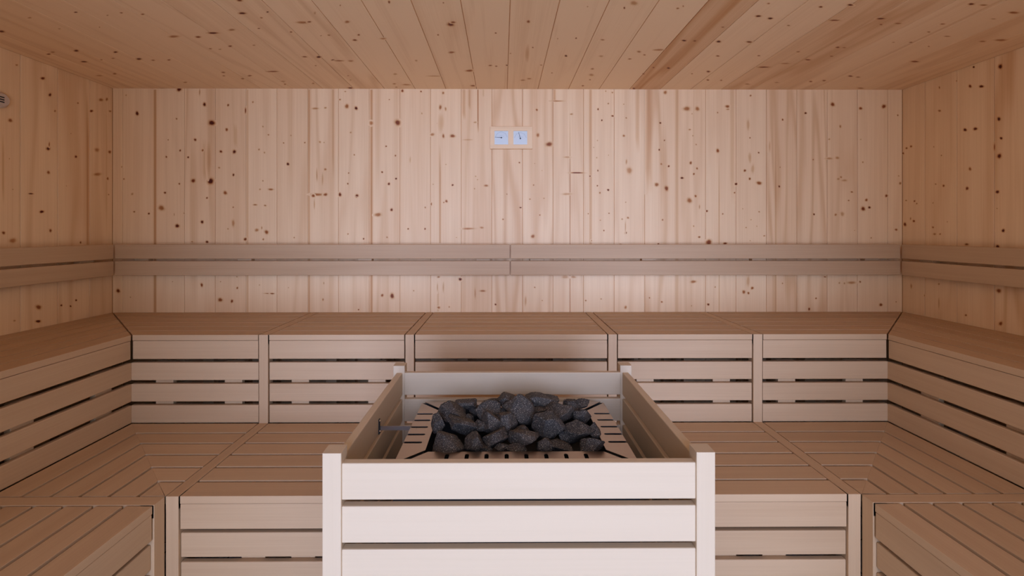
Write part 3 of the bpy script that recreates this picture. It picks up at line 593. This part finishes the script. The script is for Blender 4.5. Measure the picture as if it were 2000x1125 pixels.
# ------------------------------------------------------------------ stones: (image x, y, half width, half height in px of the 5.5556x crop, depth Y, turn, label)
ST = [
(230,580,172,98,1.195,0,'broad brown-grey stone at the front left corner of the pile'),
(520,562,104,118,1.20,20,'upright stone in the front row, second from the left rim'),
(770,530,125,95,1.215,-25,'peaked stone in the front row, left of the middle'),
(815,640,85,38,1.185,0,'small flat stone low at the front edge, below the peaked one'),
(1058,520,155,100,1.215,12,'broad stone with a pale lower edge at the middle of the front row'),
(1000,640,110,55,1.19,5,'dark low stone at the front edge, under the broad middle stone'),
(1285,605,105,82,1.20,-30,'low slanting stone at the front edge, right of the middle'),
(1460,610,150,75,1.205,25,'flat low stone leaning right near the front edge, right half'),
(1790,605,135,85,1.195,0,'rounded speckled stone at the front right corner of the pile'),
(650,640,70,45,1.19,10,'small dark stone at the front edge between the second and peaked stones'),
(400,385,150,95,1.275,18,'dark stone with a lit ridge in the second row, left'),
(130,385,78,98,1.285,0,'stone resting against the left rim'),
(600,400,70,60,1.29,30,'small brown stone wedged left of the tall ridge stone'),
(730,370,105,110,1.27,-30,'pale-ridged sloping stone just left of the pile centre'),
(890,370,105,110,1.285,10,'dark stone at the centre of the second row'),
(1060,440,85,50,1.27,0,'small stone peeking over the broad middle front stone'),
(1320,410,172,140,1.265,25,'largest angular flat-faced stone, right of the centre'),
(1660,460,160,130,1.265,-15,'big angular stone in the second row, right side'),
(1835,450,65,80,1.275,0,'stone resting against the right rim'),
(1540,520,80,90,1.27,0,'dark stone in the gap left of the big right angular stone'),
(310,265,148,112,1.345,30,'large stone on top at the left, slanting up to the right'),
(640,240,155,118,1.35,-10,'large bright-topped stone on top, left of the centre'),
(1000,235,172,150,1.35,20,'tallest large stone on top at the centre of the pile'),
(1450,265,180,105,1.35,-30,'large bluish slab on top, right of the centre'),
(1710,290,95,75,1.345,10,'medium brown stone behind the big right angular stone'),
(1240,230,85,48,1.365,0,'small stone filling the gap behind the largest flat-faced stone'),
(470,330,60,60,1.34,0,'dark stone deep in the gap between the two left top stones'),
(830,260,70,60,1.36,0,'small dark stone between the two large top stones'),
(450,155,110,58,1.405,10,'flat brown stone at the back left'),
(740,130,75,32,1.41,10,'thin flat stone at the back, left of the middle peak'),
(885,140,108,82,1.405,20,'pointed stone at the back forming the left peak'),
(1250,130,172,76,1.405,-5,'broad brown stone at the back forming the right crest'),
(1590,190,80,72,1.40,-10,'small bluish stone at the back right'),
(1700,165,85,50,1.415,-20,'dark stone at the back right corner by the rim'),
(1080,180,80,60,1.41,0,'dark stone at the back, between the two crests'),
(250,300,60,60,1.40,0,'dark stone at the back left corner under the slanting one'),
(560,220,70,60,1.415,0,'dark stone at the back behind the bright-topped one'),
(1380,240,70,60,1.41,0,'dark stone at the back under the bluish slab'),
]
def make_stone(i, cx, cy, rx, ry, Y, rot, lab):
    px, py = 830+cx/5.5556, 760+cy/5.5556
    c = hit(px, py, 1, Y); sx = rx/5.5556/F*Y*1.20; sz = ry/5.5556/F*Y*1.20; sy = min(.044, (sx+sz)*.5)
    rnd = random.Random(100+i*7)
    # tallest faces come from a few random cutting planes
    planes = []
    for k in range(11):
        n = Vector((rnd.gauss(0, 1), rnd.gauss(0, 1), rnd.gauss(0, 1))).normalized(); planes.append((n, rnd.uniform(.60, .95)))
    bm = bmesh.new(); bmesh.ops.create_icosphere(bm, subdivisions=5, radius=1)
    seed = Vector((rnd.uniform(0, 50),)*3)
    ext = [0, 0, 0]
    R = Matrix.Rotation(math.radians(rot), 3, 'Y')
    for v in bm.verts:
        d = v.co.normalized(); r = 1.35
        for n, q in planes:
            dn = d.dot(n)
            if dn > .05: r = min(r, q/dn)
        r *= 1+.05*mnoise.noise(d*2.2+seed)+.035*mnoise.noise(d*6+seed)+.020*mnoise.noise(d*17+seed)+.008*mnoise.noise(d*40+seed)
        v.co = d*r
    sc = [max(abs(v.co[k]) for v in bm.verts) for k in range(3)]
    # size so that the rotated silhouette keeps the half sizes read off the photograph
    for v in bm.verts: v.co = R @ Vector((v.co.x/sc[0]*sx, v.co.y/sc[1]*sy, v.co.z/sc[2]*sz))
    mx = max(abs(v.co.x) for v in bm.verts); mz = max(abs(v.co.z) for v in bm.verts)
    for v in bm.verts: v.co.x *= sx/mx; v.co.z *= sz/mz
    me = bpy.data.meshes.new('sauna_stone'); bm.to_mesh(me); bm.free(); me.materials.append(M_STONE)
    me.polygons.foreach_set('use_smooth', [True]*len(me.polygons))
    o = bpy.data.objects.new('sauna_stone', me); col.objects.link(o); o.location = c
    tag(o, lab, 'stone', 'sauna stones on the stove')
for i, s in enumerate(ST): make_stone(i, *s)

# ------------------------------------------------------------------ thermo-hygrometer on the back wall
YT = YB-.022
a = hit(957.3, 246.5, 1, YT); b = hit(1039.6, 290.6, 1, YT)
gauge = thing('thermometer', 'small wooden wall gauge with two square dials above the backrest', 'thermometer', ((a.x+b.x)/2, YB-.011, b.z))
d1a, d1b = hit(965.8, 255.6, 1, YT), hit(992.6, 282.0, 1, YT)
d2a, d2b = hit(1002.8, 255.6, 1, YT), hit(1029.8, 282.0, 1, YT)
mb = MB()
fr_t = dict(tint=-.05, con=.2, r=.003)
mb.board((0, 0, 0), EX, EZ, -EY, (a.x, b.x), (d1a.z, a.z), (-YB+.0008, -YT), **fr_t)
mb.board((0, 0, 0), EX, EZ, -EY, (a.x, b.x), (b.z, d1b.z), (-YB+.0008, -YT), **fr_t)
for (x0, x1) in ((a.x, d1a.x), (d1b.x, d2a.x), (d2b.x, b.x)):
    mb.board((0, 0, 0), EZ, EX, -EY, (d1b.z-.002, d1a.z+.002), (x0, x1), (-YB+.0008, -YT-.0003), tint=-.05, con=.2, r=.0)
mb.build('frame', M_PINE, gauge)
for (p, q, ang) in ((d1a, d1b, 180-3), (d2a, d2b, 106)):
    yd = YT+.004
    mb = MB(); mb.box((p.x, yd, q.z), (q.x, yd+.006, p.z)); dial = mb.build('dial', M_DIAL, gauge)
    w_ = q.x-p.x; c = Vector(((p.x+q.x)/2+.0, 0, q.z+w_*.50 if ang > 150 else q.z+w_*.44))
    # scale: grey upper field, an arc and tick marks
    mb = MB(); mb.prism([(p.x+.002, yd-.0003, q.z+w_*.60), (q.x-.002, yd-.0003, q.z+w_*.60), (q.x-.002, yd-.0003, p.z-.002), (p.x+.002, yd-.0003, p.z-.002)], (0, -.0002, 0))
    mb.build('scale', M_DIALG if False else M_DIAL, dial)
    mb = MB()
    for rr in (w_*.16, w_*.40):
        for k in range(16):
            a0, a1 = math.radians(10+10*k), math.radians(20+10*k)
            mb.prism([(c.x+r2*math.cos(t2), yd-.0008, c.z+r2*math.sin(t2)) for r2, t2 in ((rr, a0), (rr+.0007, a0), (rr+.0007, a1), (rr, a1))], (0, -.0003, 0))
    for k in range(17):
        t2 = math.radians(10+10*k); r1 = w_*.40; r3 = r1+(.006 if k % 4 == 0 else .003); e2 = .0004
        n_ = Vector((-math.sin(t2), 0, math.cos(t2)))*e2; d_ = Vector((math.cos(t2), 0, math.sin(t2)))
        cc = Vector((c.x, yd-.0008, c.z)); mb.prism([cc+d_*r1-n_, cc+d_*r3-n_, cc+d_*r3+n_, cc+d_*r1+n_], (0, -.0003, 0))
    mb.build('scale_marks', M_DIALG, dial)
    t2 = math.radians(ang); d_ = Vector((math.cos(t2), 0, math.sin(t2))); n_ = Vector((-math.sin(t2), 0, math.cos(t2)))
    cc = Vector((c.x, yd-.0022, c.z)); L = w_*.47
    mb = MB(); mb.prism([cc-d_*.006-n_*.0016, cc+d_*L-n_*.0008, cc+d_*L+n_*.0008, cc-d_*.006+n_*.0016], (0, -.0006, 0))
    mb.cyl((c.x, yd, c.z), (0, -1, 0), .0045, .0032, 16); mb.build('needle', M_INK, dial)

# ------------------------------------------------------------------ round sensor high on the left wall
p = hit(4, 195, 0, XL+.02)
sen = thing('wall_sensor', 'small round beige sensor with dark slots high on the left wall', 'sensor', (XL, p.y, p.z-.05))
mb = MB(); mb.cyl((XL+.001, p.y, p.z), (1, 0, 0), .040, .014, 32); mb.cyl((XL+.0145, p.y, p.z), (1, 0, 0), .040, .012, 32, .030); mb.build('housing', M_BEIGE, sen)
for k, dz in enumerate((.012, 0, -.012)):
    mb = MB(); mb.box((XL+.0266, p.y-.020, p.z+dz-.003), (XL+.0280, p.y+.004, p.z+dz+.003)); mb.build('slot', M_BLACK, sen)
